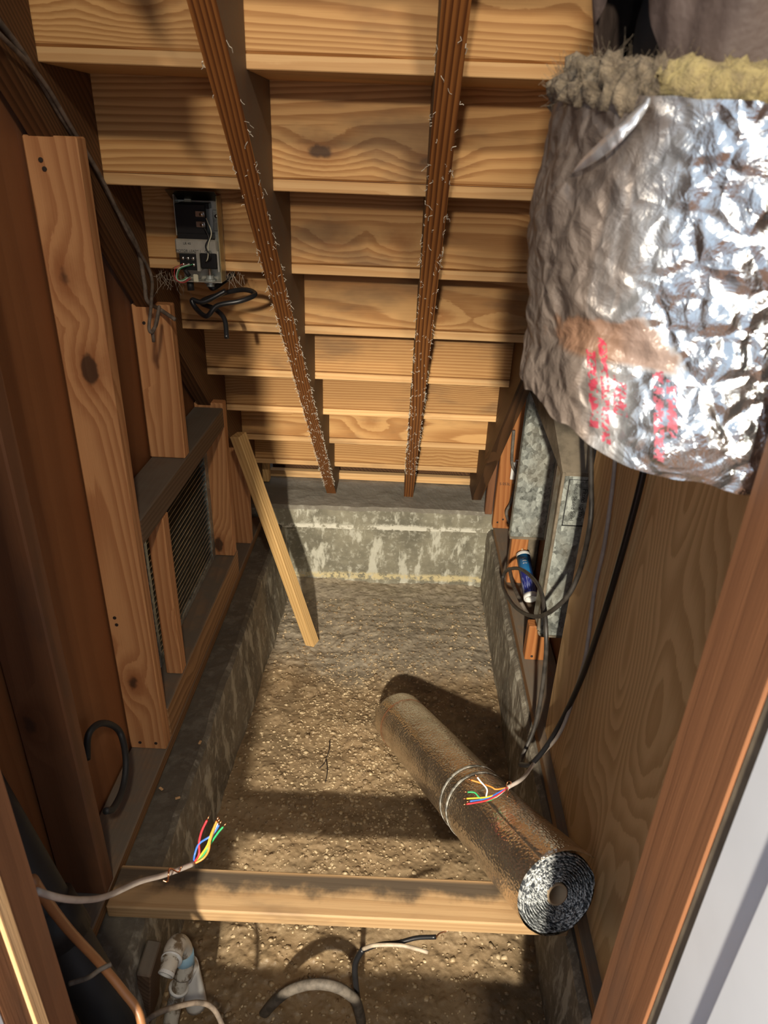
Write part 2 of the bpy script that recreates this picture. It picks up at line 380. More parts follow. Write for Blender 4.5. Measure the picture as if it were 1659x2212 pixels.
def tube(name, pts, r, mat, parent=None, sides=10, n=8, org=None, smooth=True, rfun=None):
    path = spline(pts, n) if n > 1 else [Vector(p) for p in pts]
    o0 = Vector(org) if org is not None else (Vector((0, 0, 0)) if parent else path[0].copy())
    bm = bmesh.new(); tube_bm(bm, [p-o0 for p in path], r, sides, rfun=rfun)
    return link(name, mesh_of(bm, name), mat, parent, o0 if parent else o0+UPZ, smooth)
def lathe(name, prof, mat, parent=None, loc=(0, 0, 0), rot=None, seg=28, smooth=True):
    bm = bmesh.new(); rings = []
    for r, z in prof:
        rings.append([bm.verts.new((r*math.cos(2*math.pi*k/seg), r*math.sin(2*math.pi*k/seg), z)) for k in range(seg)])
    for i in range(len(prof)-1):
        for k in range(seg): bm.faces.new((rings[i][k], rings[i][(k+1) % seg], rings[i+1][(k+1) % seg], rings[i+1][k]))
    o = link(name, mesh_of(bm, name), mat, parent, Vector(loc) if parent else Vector(loc)+UPZ, smooth)
    if rot is not None: o.rotation_euler = rot
    return o
def sweep(name, prof, t0, t1, nt, axis, mat, amp=.004, sc=18., seed=0., step=.02, kind='structure', warp=None):
    """profile polyline pushed along an axis, surface roughened: cast concrete"""
    pp = []
    for a, b in zip(prof[:-1], prof[1:]):
        a, b = Vector(a), Vector(b); k = max(1, int((b-a).length/step))
        pp += [a+(b-a)*(i/k) for i in range(k)]
    pp.append(Vector(prof[-1])); bm = bmesh.new(); rows = []
    for i in range(nt+1):
        tt = t0+(t1-t0)*i/nt; row = []
        for q in pp:
            v = Vector((q[0], tt, q[1])) if axis == 'Y' else Vector((tt, q[0], q[1]))
            if warp: v = warp(v)
            s = Vector((v.x*sc+seed, v.y*sc, v.z*sc))
            v += mn.noise_vector(s)*amp + mn.noise_vector(s*4.1)*amp*.4 + mn.noise_vector(s*.25)*amp*1.6
            row.append(bm.verts.new(v))
        rows.append(row)
    for i in range(nt):
        for k in range(len(pp)-1): bm.faces.new((rows[i][k], rows[i][k+1], rows[i+1][k+1], rows[i+1][k]))
    o = link(name, mesh_of(bm, name), mat, None, UPZ); o['kind'] = kind
    return o
def pipe_between(a, b): return (Vector(b)-Vector(a))

def text(body, size, mat, parent, loc, rot, name='printed_text', ext=.0002):
    cu = bpy.data.curves.new('t', 'FONT'); cu.body = body; cu.size = size; cu.extrude = ext; cu.align_x = 'CENTER'
    ob = bpy.data.objects.new('t', cu); COL.objects.link(ob)
    dg = bpy.context.evaluated_depsgraph_get(); me = bpy.data.meshes.new_from_object(ob.evaluated_get(dg))
    bpy.data.objects.remove(ob); me.materials.clear()
    o = link(name, me, mat, parent, loc); o.rotation_euler = rot; return o
# ------------------------------------------------------------------ the setting
XL, XR, Y0, Z0, RUN, RISE, TH = -.617, .331, 1.337, .1255, .2052, .19, .0215
PLATE = -1.429

def dirt_floor():
    nx, ny = 165, 400; x0, x1, y0, y1 = -.60, .52, .25, 2.84; bm = bmesh.new(); g = []
    def hgt(x, y):
        s = Vector((x, y, 0)); h = .018*mn.noise(s*2.3)+.010*mn.noise(s*6)+.007*mn.noise(s*17)
        m = max(0, min(1, (mn.noise(s*2.1+Vector((4, 1, 0)))+.55)))
        h += m*(.007*mn.noise(s*42)+.004*mn.noise(s*95))
        h += .0035*mn.noise(Vector((x*6, y*48, 3)))*max(0, min(1, (y-2.1)*4))
        h += .02*max(0, (y-2.45)/.35)**2
        return h
    for j in range(ny+1):
        row = []
        for i in range(nx+1):
            x, y = x0+(x1-x0)*i/nx, y0+(y1-y0)*j/ny; row.append(bm.verts.new((x, y, hgt(x, y))))
        g.append(row)
    for j in range(ny):
        for i in range(nx): bm.faces.new((g[j][i], g[j][i+1], g[j+1][i+1], g[j+1][i]))
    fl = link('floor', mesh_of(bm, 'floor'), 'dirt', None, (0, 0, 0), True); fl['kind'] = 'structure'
    rnd = random.Random(3); vv = []; ff = []
    bm = bmesh.new(); bmesh.ops.create_icosphere(bm, subdivisions=1, radius=1); iv = [v.co.copy() for v in bm.verts]; jf = [[v.index for v in f.verts] for f in bm.faces]; bm.free()
    n = 0
    while n < 7000:
        x, y = rnd.uniform(-.5, .42), rnd.uniform(.5, 2.62)
        dens = .25+.75*max(0, min(1, 1-((x+.08)/.34)**2-((y-1.75)/.62)**2))
        if y < 1.15: dens = .3
        if rnd.random() > dens: continue
        r = min(.0085, .0020+.0028*rnd.random()+.006*rnd.random()**7); sx, sy, sz = r*rnd.uniform(.8, 1.6), r*rnd.uniform(.7, 1.2), r*rnd.uniform(.35, .6)
        a = rnd.uniform(0, 6.28); b = len(vv); z = hgt(x, y)+sz*rnd.uniform(-.5, .2)
        for v in iv:
            q = Vector((v.x*sx, v.y*sy, v.z*sz)); q *= 1+.22*rnd.uniform(-1, 1)
            vv.append((x+q.x*math.cos(a)-q.y*math.sin(a), y+q.x*math.sin(a)+q.y*math.cos(a), z+q.z))
        ff += [[b+i for i in f] for f in jf]; n += 1
    me = bpy.data.meshes.new('gravel'); me.from_pydata(vv, [], ff)
    st = link('embedded_gravel', me, 'stone', fl, None, True); st['kind'] = 'stuff'
    return fl
dirt_floor()

def lean(v):
    k = max(0, min(1, (v.y-1.4)/1.3)); f = max(0, min(1, (-1.47-v.z)/.35))
    if v.x > -.53: v.x += .035*k*f
    return v
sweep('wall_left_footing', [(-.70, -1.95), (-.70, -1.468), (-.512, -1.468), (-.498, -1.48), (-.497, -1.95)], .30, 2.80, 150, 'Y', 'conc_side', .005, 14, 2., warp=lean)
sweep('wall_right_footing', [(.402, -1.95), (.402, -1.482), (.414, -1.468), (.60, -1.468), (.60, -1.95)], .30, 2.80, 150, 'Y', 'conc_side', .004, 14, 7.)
def backwarp(v):
    if v.z < -1.385 or v.y < 2.75: v.y += .03*(v.x+.5)
    return v
sweep('wall_back', [(3.30, -1.386), (2.705, -1.386), (2.690, -1.398), (2.694, -1.470), (2.690, -1.486), (2.712, -1.497), (2.728, -1.60), (2.745, -1.79), (2.73, -1.83), (2.73, -1.95)], -.70, .60, 150, 'X', 'conc_back', .0035, 16, 11., warp=backwarp)

bm = bmesh.new(); c = V(-.688, 1.86, -1.46)      # sheathing with the vent opening cut out
for y0, y1, z0, z1 in ((.46, 1.56, -1.46, .75), (2.125, 3.30, -1.46, .75), (1.56, 2.125, -1.46, -1.30), (1.56, 2.125, -.86, .75)):
    bmbox(bm, -.012, .012, y0-c.y, y1-c.y, z0-c.z, z1-c.z)
bmesh.ops.remove_doubles(bm, verts=bm.verts[:], dist=1e-5)
o = link('wall_left', mesh_of(bm, 'wall_left'), 'siding', None, c+UPZ); o['kind'] = 'structure'
o = box('floor_hall', -1.6, 1.6, -3.5, .298, -1.60, -1.42, 'stud_near', bev=0); o['kind'] = 'structure'
o = box('trim_threshold', -.45, .34, .30, .455, -1.60, -1.345, 'stud_near', bev=.003); o['kind'] = 'structure'
o = box('wall_right', .530, .552, .46, 3.30, -1.46, .75, 'siding', bev=0); o['kind'] = 'structure'
o = box('wall_far', -.72, .60, 3.30, 3.33, -1.95, -.9, 'stringer_dark', bev=0); o['kind'] = 'structure'
o = box('wall_front_left', -1.05, -.452, .362, .458, -2.2, .75, 'plaster', bev=0); o['kind'] = 'structure'
o = box('wall_front_right', .345, 1.00, .362, .458, -2.2, .75, 'plaster', bev=0); o['kind'] = 'structure'

# ------------------------------------------------------------------ staircase seen from below
st = thing('staircase', 'underside of wooden staircase with pale pine risers and brown stringers', 'staircase', (0, 0, 0))
rnd = random.Random(5)
NS = 8
for i in range(-2, NS):
    y, z = Y0+i*RUN, Z0-i*RISE
    # riser: a board whose lower inner arris is eased, leaving a dark joint above the tread
    zt = z+RISE-TH; jy = rnd.uniform(-.0015, .0015)
    prof = [(y+.0045+jy, z+.0008), (y+jy-.0005, z+.0045), (y+jy, zt), (y+.022, zt), (y+.022, z+.0008)]
    cx = (-.66+.37)/2; bm = bmesh.new()
    a = [bm.verts.new((-.655-cx, p[0]-y, p[1]-z)) for p in prof]; b = [bm.verts.new((.369-cx, p[0]-y, p[1]-z)) for p in prof]
    bm.faces.new(a); bm.faces.new(b[::-1])
    for k in range(5): bm.faces.new((a[k], a[(k+1) % 5], b[(k+1) % 5], b[k]))
    link('riser', mesh_of(bm, 'riser'), 'riser', st, (cx, y, z))
    box('tread', -.655, .369, y-.002+rnd.uniform(-.002, .001), y+RUN+.026, z-TH, z, 'tread', st, .0015)
box('toe_board', -.60, .37, 2.985, 3.02, -1.384, -1.352, 'tread', st, .002)
box('riser', -.60, .37, 3.06, 3.08, -1.384, -1.23, 'stringer_dark', st, 0)  # dark board added where only a shaded void lies behind the toe board

text('2DN', .026, 'pencil', st, (.0, Y0-.004, Z0+.085), (math.pi/2, 0, .0), 'pencil_mark')
def stringer(x0, x1, mat, foot):
    off = .102; pts = []
    def low(y): return Z0-TH-off-(RISE/RUN)*(y-Y0)
    iA = -2
    yA = Y0+iA*RUN-.12
    pts.append((yA, low(yA)))
    yf = Y0+(Z0-TH-off-foot)*RUN/RISE
    pts.append((yf, foot)); yb = Y0+NS*RUN-.012
    pts.append((yb+.05, foot)); pts.append((yb+.05, Z0-TH-(NS-1)*RISE)) 
    for i in range(NS-1, iA-1, -1):
        y = Y0+i*RUN-.0035; zt = Z0-TH-i*RISE-.0005
        pts.append((y, zt)); pts.append((y, zt+RISE))
    pts[-1] = (yA, pts[-2][1]); 
    yb0 = pts[0]; bm = bmesh.new()
    c = Vector(((x0+x1)/2, yf, foot))
    a = [bm.verts.new((x0-c.x, p[0]-c.y, p[1]-c.z)) for p in pts]; b = [bm.verts.new((x1-c.x, p[0]-c.y, p[1]-c.z)) for p in pts]
    fa = bm.faces.new(a); fb = bm.faces.new(b[::-1])
    for k in range(len(pts)): bm.faces.new((a[k], a[(k+1) % len(pts)], b[(k+1) % len(pts)], b[k]))
    bmesh.ops.triangulate(bm, faces=[fa, fb])
    o = link('stringer', mesh_of(bm, 'stringer'), mat, st, c)
    return o, low, yf
def cobweb(parent, x0, x1, low, ya, yb, n, seed):
    """wispy web clinging to the lower arrises of a stringer"""
    r = random.Random(seed); bm = bmesh.new()
    for k in range(n):
        y = ya+(yb-ya)*r.random()**.55; x = r.choice((x0, x1, r.uniform(x0, x1))); z = low(y)
        p = Vector((x, y, z)); path = []
        d = Vector((r.uniform(-1, 1)*.6, .73, -.68))*r.uniform(.002, .006)
        for s in range(4):
            path.append(p+Vector((r.uniform(-1, 1), r.uniform(-1, 1), r.uniform(-1, .6)))*.0025); p = p+d
        tube_bm(bm, path, r.uniform(.0004, .0008), 3, False)
    c = parent.location
    me = mesh_of(bm); me.transform(Matrix.Translation(-c))
    return tag(link('cobweb', me, 'web', parent), kind='stuff')
s1, low, yf = stringer(-.318, -.277, 'stringer', -1.386); tag(s1, 'reddish brown inner stringer hung with cobwebs')
cobweb(s1, -.319, -.276, low, 1.15, 2.75, 520, 1)
s2, low, yf = stringer(.027, .067, 'stringer', -1.386)
cobweb(s2, .026, .068, low, 1.1, 2.6, 360, 2)
stringer(-.659, -.617, 'stringer_dark', -1.386)
stringer(.331, .371, 'stringer_dark', -1.386)

# ------------------------------------------------------------------ left wall framing
XI, XO = -.577, -.672
def nails(parent, pts, y, r=.0042):
    for x, z in pts:
        n = lathe('nail', [(0, 0), (r, 0), (r, .0016), (0, .0018)], 'nail', parent, (x, y, z), (math.pi/2, 0, 0), 10, False)
def stud(x0, x1, y0, y1, z0, z1, label, mat='stud', group=None, cut=None, nl=()):
    o = box('wall_stud', x0, x1, y0, y1, z0, z1, mat, bev=.003); tag(o, label, 'stud', group)
    nails(o, nl, (y0-y1)/2)
    return o
box_plate = tag(box('sill_plate', XO, XI, .47, 2.66, -1.466, PLATE, 'plate', bev=.003), 'dusty wooden sill plate under the studs beside louvered vent', 'sill plate')
stud(XO, XI, .935, .975, PLATE, .36, 'blurry brown wall stud beside black drain pipe', 'stud_near')
stud(XO, XI, 1.342, 1.382, PLATE, -.002, 'tall orange wall stud with knots left of louvered vent', nl=((-.020, -.02+PLATE*-1-.02), (-.016, 1.395-.02), (-.03, .42), (-.028, .40), (-.02, .022), (.022, .022)))
stud(XO, XI, 1.735, 1.775, -.765, -.36, 'short wall stud with dark knot standing on header block', nl=((-.02, .36),))
tag(box('header_block', XO, XI, 1.384, 2.158, -.832, -.766, 'block', bev=.003), 'dusty dark header block above the louvered vent', 'wood block')
stud(XO, XI, 2.160, 2.200, -1.325, -.752, 'knotty wall stud right of louvered vent')
tag(box('vent_sill', XO, XI, 1.384, 2.215, PLATE, -1.327, 'plate', bev=.003), 'dusty wooden ledge directly below louvered vent', 'vent sill')
stud(-.622, XI, 1.520, 1.560, -1.326, -.833, 'thin trimmer stud at left edge of louvered vent')
stud(-.655, XI, 2.43, 2.47, PLATE, -1.02, 'short wall stud behind the leaning brace')
stud(-.648, -.588, 2.90, 2.94, -1.375, -1.228, 'pale block under lowest tread beside concrete ledge', 'brace')
tag(box('foot_block', -.66, -.575, 2.72, 2.83, -1.466, -1.388, 'block', bev=.004), 'dark wood block at left end of concrete ledge', 'wood block')

# louvered vent
vt = thing('louvered_vent', 'galvanized louvered vent set between wall studs', 'vent', (-.655, 1.86, -1.325))
x = .012
for nm, a in dict(frame=((-.01, x, .262, .298, 0, .49),), ).items():
    for q in a: box('frame_post', *q, 'galv', vt, .001)
box('frame_post', -.01, x, -.318, -.300, 0, .49, 'galv', vt, .001)
box('frame_rail', -.01, x, -.300, .262, 0, .022, 'galv', vt, .001)
box('frame_rail', -.01, x, -.300, .262, .468, .49, 'galv', vt, .001)
box('frame_mullion', -.004, .006, -.165, -.158, .022, .468, 'galv', vt, 0)
box('dark_gap_sheet', -.0145, -.0125, -.300, .262, .0, .49, 'black', vt, 0)  # added black sheet, darkens the slat gaps and blocks outside light
proto = None
for k in range(24):
    zz = .026+k*.0185
    if proto is None:
        bm = bmesh.new(); prof = [(-.011, .0010), (-.011, .0018), (.004, .0098), (.010, .0128), (.0115, .0118), (.005, .0086)]
        a = [bm.verts.new((p[0], -.300, p[1])) for p in prof]; b = [bm.verts.new((p[0], .262, p[1])) for p in prof]
        bm.faces.new(a); bm.faces.new(b[::-1])
        for i in range(6): bm.faces.new((a[i], a[(i+1) % 6], b[(i+1) % 6], b[i]))
        proto = link('slat', mesh_of(bm, 'slat'), 'slat', vt, (0, 0, zz))
    else:
        c = proto.copy(); COL.objects.link(c); c.location = (0, 0, zz)

# leaning brace
Fp, Tp = V(-.318, 2.285, -1.795), V(-.552, 2.232, -.885)
dv = Tp-Fp; bm = bmesh.new(); bmbox(bm, -.021, .021, -.021, .021, 0, dv.length, .002)
br = link('brace_board', mesh_of(bm, 'brace'), 'brace', None, Fp+UPZ); tag(br, 'pale rough-sawn brace board leaning from dirt floor to wall', 'board')
zax = dv.normalized(); xax = V(1, 0, .2); xax = (Matrix.Rotation(math.radians(-27), 3, zax) @ (xax-zax*xax.dot(zax)).normalized()); yax = zax.cross(xax)
br.rotation_euler = Matrix((xax, yax, zax)).transposed().to_euler()

# plank bridging the pit
pk = tag(box('cross_plank', -.572, .40, .918, 1.016, -1.466, -1.431, 'plank', bev=.003, rot=(0, 0, .014)), 'stained plywood plank laid across the pit under the foil roll', 'plank')

# ------------------------------------------------------------------ door frame (lens side)
JY0, JY1 = .362, .462
def jamb(label, parts):
    t = thing('door_jamb', label, 'door jamb', parts[0])
    for nm, q, mat in parts[1]: box(nm, *[v-parts[0][i//2] for i, v in enumerate(q)], mat, t, .0015)
jamb('rough brown door jamb stud with white painted board, by plywood panel', ((.27, .4, -1.6), (
    ('stud', (.250, .340, .372, .462, -2.0, .75), 'stud_near'), ('painted_board', (.250, .272, .16, .357, -2.0, .75), 'whitepaint'),
    ('painted_bead', (.246, .250, .16, .30, -2.0, .75), 'whitepaint'), ('plaster_edge', (.252, .30, .357, .372, -2.0, .75), 'galvdust'))))
jamb('brown door jamb stud with pale wooden strip, by black drain pipe', ((-.38, .4, -1.6), (
    ('stud', (-.450, -.358, .418, .462, -2.0, .75), 'stud_near'), ('pale_strip', (-.450, -.355, .400, .418, -2.0, .75), 'lightwood'),
    ('inner_board', (-.450, -.358, .368, .400, -2.0, .75), 'stud_near'), ('painted_board', (-.380, -.358, .16, .368, -2.0, .75), 'whitepaint'))))

# ------------------------------------------------------------------ right wall
tag(box('plywood_panel', .441, .456, .47, 1.490, -1.463, .45, 'ply', bev=.001), 'tall plywood panel with wavy grain behind hanging cables', 'plywood')
tag(box('sill_plate', .418, .525, .47, 2.69, -1.466, -1.430, 'plate', bev=.003), 'dusty sill plate beneath galvanized ducts', 'sill plate')
stud(.425, .492, 1.79, 1.83, -1.43, -1.30, 'orange stud stub directly below rounded galvanized duct end', 'stud_orange', nl=((-.012, .016),))
stud(.420, .480, 2.235, 2.27, -1.43, -1.24, 'orange stud stub behind the blue cartridge', 'stud_orange')
s3 = stud(.409, .490, 2.66, 2.70, -1.43, -.60, 'orange stud with metal bracket beside galvanized duct', 'stud_orange', nl=((-.022, .03), (.022, .03), (0, .045)))
stud(.376, .407, 2.70, 2.74, -1.386, -.60, 'dark narrow stud behind right stringer', 'stud_near')
# ink stamp on that stud
text('S 053L', .016, 'black_ink', s3, (-.01, -.0205, .205), (math.pi/2, 0, 0), 'ink_stamp')

# ducts
d1 = thing('galvanized_duct', 'tall flat spangled galvanized duct on the right wall', 'duct', (.465, 2.25, -1.214))
box('body', -.060, .060, -.05, -.012, 0, .95, 'galv', d1, .003)
box('seam_strip', .058, .072, -.062, -.045, 0, .95, 'steel', d1, .001)
box('bottom_flange', -.062, .062, -.053, -.012, -.006, .003, 'galvdust', d1, 0)
box('boot', -.040, .062, .024, .06, -.212, -.006, 'galvdust', d1, .003)
d2 = thing('galvanized_duct', 'galvanized duct with printed black rectangle and rounded bottom end', 'duct', (.482, 1.70, -1.235))
bm = bmesh.new(); w, hgt_, rr = .060, .515, .036; pf = [(-w, hgt_), (w, hgt_)]
pf += [(w-rr+rr*math.cos(a), rr-rr*math.sin(a)) for a in (math.pi/2*k/6 for k in range(7))]
pf += [(-w+.016-.016*math.sin(a), .016-.016*math.cos(a)) for a in (math.pi/2*k/4 for k in range(5))]
a = [bm.verts.new((p[0], -.04, p[1])) for p in pf]; b = [bm.verts.new((p[0], .05, p[1])) for p in pf]
bm.faces.new(a); bm.faces.new(b[::-1])
for k in range(len(pf)): bm.faces.new((a[k], a[(k+1) % len(pf)], b[(k+1) % len(pf)], b[k]))
link('body', mesh_of(bm, 'body'), 'galv', d2)
tube('bottom_seam', [(p[0], -.042, p[1]) for p in pf[2:]], .004, 'galvdust', d2, 6, 2)
box('side_seam', -.066, -.058, -.044, -.034, .02, .515, 'galvdust', d2, .001)
bm = bmesh.new()
q = [(-.066, -.042, .515), (.06, -.042, .515), (.06, .40, .80), (-.10, .40, .80), (-.066, -.042, .505), (.06, -.042, .505), (.06, .40, .60), (-.10, .40, .60)]
vs_ = [bm.verts.new(v) for v in q]
for f in ((0, 1, 2, 3), (7, 6, 5, 4), (0, 4, 5, 1), (1, 5, 6, 2), (2, 6, 7, 3), (3, 7, 4, 0)): bm.faces.new([vs_[i] for i in f])
link('shoulder', mesh_of(bm, 'shoulder'), 'galvdust', d2)
fr = (-.0405,)
for q in ((-.046, -.043, .36, .495), ): box('printed_line', q[0], q[1], -.0406, -.0400, q[2], q[3], 'black_ink', d2, 0)
box('printed_line', -.046, .06, -.0406, -.0400, .360, .3635, 'black_ink', d2, 0)
box('printed_line', -.046, .06, -.0406, -.0400, .494, .4955, 'black_ink', d2, 0)
for body, x, sz in (('2 3UP', .022, .018), ('Fitted up to', -.006, .017), ('Insul. Sealed Steel', -.028, .015)):
    text(body, sz, 'black_ink', d2, (x, -.0406, .43), (math.pi/2, math.pi/2, 0))

# sealant cartridge lying behind the duct
A, B = V(.478, 2.055, -1.372), V(.462, 2.215, -1.292)
ct = thing('sealant_cartridge', 'blue sealant cartridge with white ends lying under duct', 'cartridge', A)
zax = (B-A).normalized(); xax = V(1, 0, 0); xax = (xax-zax*xax.dot(zax)).normalized(); yax = zax.cross(xax)
ct.rotation_euler = Matrix((xax, yax, zax)).transposed().to_euler()
L = (B-A).length; R = .0245
lathe('barrel', [(R, .012), (R, L-.010), (R-.001, L-.010)], 'label', ct)
lathe('base_rim', [(R-.003, .02), (R-.003, -.004), (R+.0012, -.004), (R+.0012, .013), (R, .013)], 'pvcclean', ct)
lathe('plunger', [(0, .010), (R-.003, .010)], 'pvcclean', ct)
lathe('shoulder', [(R+.0008, L-.012), (R+.0008, L), (R*.8, L+.004), (.008, L+.005), (.0, L+.005)], 'pvcclean', ct)
lathe('nozzle', [(.006, L+.004), (.0045, L+.022), (.002, L+.024), (0, L+.024)], 'ivory', ct, seg=12)

# wall bracket and its cable
bk = thing('metal_bracket', 'small white metal bracket nailed beside galvanized duct', 'bracket', onY(1117, 1035, 2.64))
box('plate', -.016, .016, -.003, .002, -.022, .085, 'screw', bk, .002)
box('tab', -.030, -.012, -.010, .0, .0, .075, 'pvcclean', bk, .002)
for zz in (.0, .035, .066): lathe('screw', [(0, 0), (.004, 0), (.004, .002), (0, .002)], 'nail', bk, (.010, -.003, zz), (math.pi/2, 0, 0), 10)
tag(tube('grey_cable', [onY(1110, 930, 2.62), onY(1106, 1000, 2.62), onY(1117, 1030, 2.60), onY(1104, 1085, 2.60), onY(1094, 1110, 2.58), onY(1108, 1150, 2.5), onY(1100, 1200, 2.35), onX(1105, 1250, .418), onX(1125, 1300, .414), onZ(1155, 1350, -1.425)], .0065, 'greycable'), 'dusty grey cable running past metal bracket down to sill', 'cable')

# hanging cables over plywood
X1 = .427
cb = [onX(1276, 940, X1), onX(1277, 1040, X1), onX(1275, 1130, X1), onX(1250, 1240, X1), onX(1215, 1300, .405), onX(1160, 1332, .385), onX(1112, 1310, .375), onX(1086, 1265, .378), onX(1092, 1235, .388), onX(1120, 1228, .395), onX(1152, 1250, .395), onX(1172, 1290, .395), onX(1180, 1370, .397), onX(1176, 1450, .405), onX(1158, 1560, .40), onX(1130, 1630, .37), onX(1124, 1652, .352), onX(1150, 1648, .37), onX(1195, 1590, .405), onX(1250, 1480, X1), onX(1300, 1340, X1), onX(1345, 1190, X1), onX(1385, 1040, X1), onX(1400, 960, X1)]
lc = thing('hanging_cable', 'thick black cable with dusty loop hanging beside plywood panel', 'cable', cb[0])
tube('dusty_loop', [p-cb[0] for p in cb[:17]], .0058, 'loopcable', lc, 10, 10)
tube('black_run', [p-cb[0] for p in cb[16:]], .0064, 'blackcable', lc, 10, 10)
def frayed(name, label, sheath, ends, split, r=.0055, wires=()):
    t = thing(name, label, 'cable', sheath[0])
    o0 = sheath[0]
    tube('sheath', [p-o0 for p in sheath], r, 'beigecable', t, 10, 8)
    for colr, pts in wires:
        P = [p-o0 for p in pts]; w = tube('wire', P, .0019, 'wire_'+colr, t, 6, 6)
        e = (P[-1]-P[-2]).normalized(); tube('bare_tip', [P[-1], P[-1]+e*.008], .0012, 'copper', w, 6, 1)
    return t
def on(px, py, d): return ray(px, py)*d
sh = [onX(1330, 980, .43), onX(1322, 1060, .43), onX(1305, 1180, .43), onX(1285, 1270, .43), onX(1272, 1370, .43), onX(1262, 1430, .43), onX(1235, 1520, .425), onX(1205, 1590, .41), onX(1160, 1640, .385), on(1130, 1680, 1.62), on(1097, 1701, 1.587)]
s0 = on(1097, 1701, 1.587)
ws = [('orange', [s0, on(1072, 1705, 1.582), on(1062, 1700, 1.582), on(1040, 1692, 1.572), on(1018, 1685, 1.572)]),
      ('white', [s0, on(1070, 1722, 1.577), on(1051, 1723, 1.572), on(1052, 1705, 1.567), on(1038, 1688, 1.567), on(1031, 1679, 1.567)]),
      ('green', [s0, on(1070, 1722, 1.577), on(1050, 1730, 1.572), on(1035, 1722, 1.567), on(1025, 1712, 1.567), on(1010, 1711, 1.567)]),
      ('yellow', [s0, on(1072, 1715, 1.577), on(1050, 1722, 1.570), on(1008, 1725, 1.562)]),
      ('blue', [s0, on(1075, 1713, 1.577), on(1050, 1725, 1.570), on(1015, 1731, 1.560)]),
      ('red', [s0, on(1072, 1719, 1.572), on(1048, 1730, 1.564), on(1008, 1737, 1.554)])]
th = frayed('thermostat_cable', 'beige multi-wire cable with frayed coloured ends over foil roll', sh, None, None, .0045, ws)
tube('bare_wire', [p-sh[0] for p in (on(1092, 1712, 1.582), on(1096, 1690, 1.572), on(1104, 1690, 1.587), on(1098, 1705, 1.592), on(1096, 1722, 1.582))], .0012, 'copper', th, 6, 6)
sh = [on(78, 1925, .80), on(130, 1940, .84), on(180, 1944, .90), on(230, 1936, .97), on(300, 1905, 1.06), on(355, 1890, 1.13), on(418, 1866, 1.20)]
s0 = sh[-1]
ws = [('red', [s0, on(430, 1845, 1.21), on(430, 1820, 1.21), on(436, 1795, 1.21), on(447, 1772, 1.21)]),
      ('blue', [s0, on(421, 1845, 1.21), on(430, 1823, 1.21), on(452, 1808, 1.21), on(463, 1798, 1.22), on(473, 1782, 1.22)]),
      ('yellow', [s0, on(432, 1850, 1.21), on(448, 1826, 1.21), on(455, 1805, 1.21), on(465, 1780, 1.21)]),
      ('white', [s0, on(433, 1850, 1.215), on(452, 1820, 1.215), on(462, 1795, 1.215), on(470, 1778, 1.215)]),
      ('green', [s0, on(436, 1852, 1.21), on(455, 1822, 1.22), on(470, 1800, 1.22), on(482, 1786, 1.22)]),
      ('orange', [s0, on(438, 1855, 1.205), on(450, 1838, 1.205), on(454, 1815, 1.205), on(462, 1790, 1.205), on(468, 1774, 1.205)])]
th = frayed('thermostat_cable', 'beige multi-wire cable with frayed coloured ends above the plank', sh, None, None, .0042, ws)
tube('bare_wire', [p-sh[0] for p in (on(352, 1902, 1.12), on(362, 1904, 1.12), on(364, 1888, 1.115), on(367, 1876, 1.13), on(385, 1884, 1.15), on(392, 1872, 1.15))], .0012, 'copper', th, 6, 6)

# ------------------------------------------------------------------ roll of bubble foil
N_, Fr = V(.350, .905, -1.298), V(.040, 1.778, -1.690); R = .0855
rl = thing('foil_insulation_roll', 'roll of bubble foil insulation propped on the plank', 'insulation roll', N_)
zax = (Fr-N_).normalized(); xax = V(1, 0, 0); xax = (xax-zax*xax.dot(zax)).normalized(); yax = zax.cross(xax)
rl.rotation_euler = Matrix((xax, yax, zax)).transposed().to_euler(); L = (Fr-N_).length
def roll_r(a, z): return R*(1+.012*mn.noise(Vector((math.cos(a)*2, math.sin(a)*2, z*5)))+.004*mn.noise(Vector((math.cos(a)*9, math.sin(a)*9, z*30))))-(.004 if z > .62+.02*math.sin(3*a) and -.3 < a < 2.6 else 0)
bm = bmesh.new(); na, nz = 96, 130; rows = []
for j in range(nz+1):
    z = L*j/nz; rows.append([bm.verts.new((roll_r(2*math.pi*k/na-math.pi, z)*math.cos(2*math.pi*k/na-math.pi), roll_r(2*math.pi*k/na-math.pi, z)*math.sin(2*math.pi*k/na-math.pi), z)) for k in range(na)])
for j in range(nz):
    for k in range(na): bm.faces.new((rows[j][k], rows[j][(k+1) % na], rows[j+1][(k+1) % na], rows[j+1][k]))
bm.faces.new(rows[-1])
link('foil_wrap', mesh_of(bm, 'wrap'), 'rollfoil', rl, None, True)
# spiral of crumpled layers on the near end
rc, turns = .0225, 12.; n = 1500; bm = bmesh.new(); strips = []
for i in range(n+1):
    f = i/n; a = f*turns*2*math.pi; r = rc+(R-.003-rc)*f
    wob = .0016*mn.noise(Vector((a*1.3, 1, f*9)))+.0012*mn.noise(Vector((a*6, 2, 0)))
    zo = -.005+.006*mn.noise(Vector((a*2.1, f*20, 3)))+.003*mn.noise(Vector((a*7, f*50, 5)))
    row = []
    for rr, zz in ((r-.0019, .016), (r-.0014+wob, zo+.0035), (r+wob, zo), (r+.0014+wob, zo+.003), (r+.0019, .016)):
        row.append(bm.verts.new((rr*math.cos(a), rr*math.sin(a), zz)))
    strips.append(row)
for i in range(n):
    for k in range(4): bm.faces.new((strips[i][k], strips[i][k+1], strips[i+1][k+1], strips[i+1][k]))
link('spiral_edge', mesh_of(bm, 'spiral'), 'foiledge', rl, None, False)
lathe('backing_disc', [(rc, .012), (R-.003, .012)], 'darkmetal', rl)
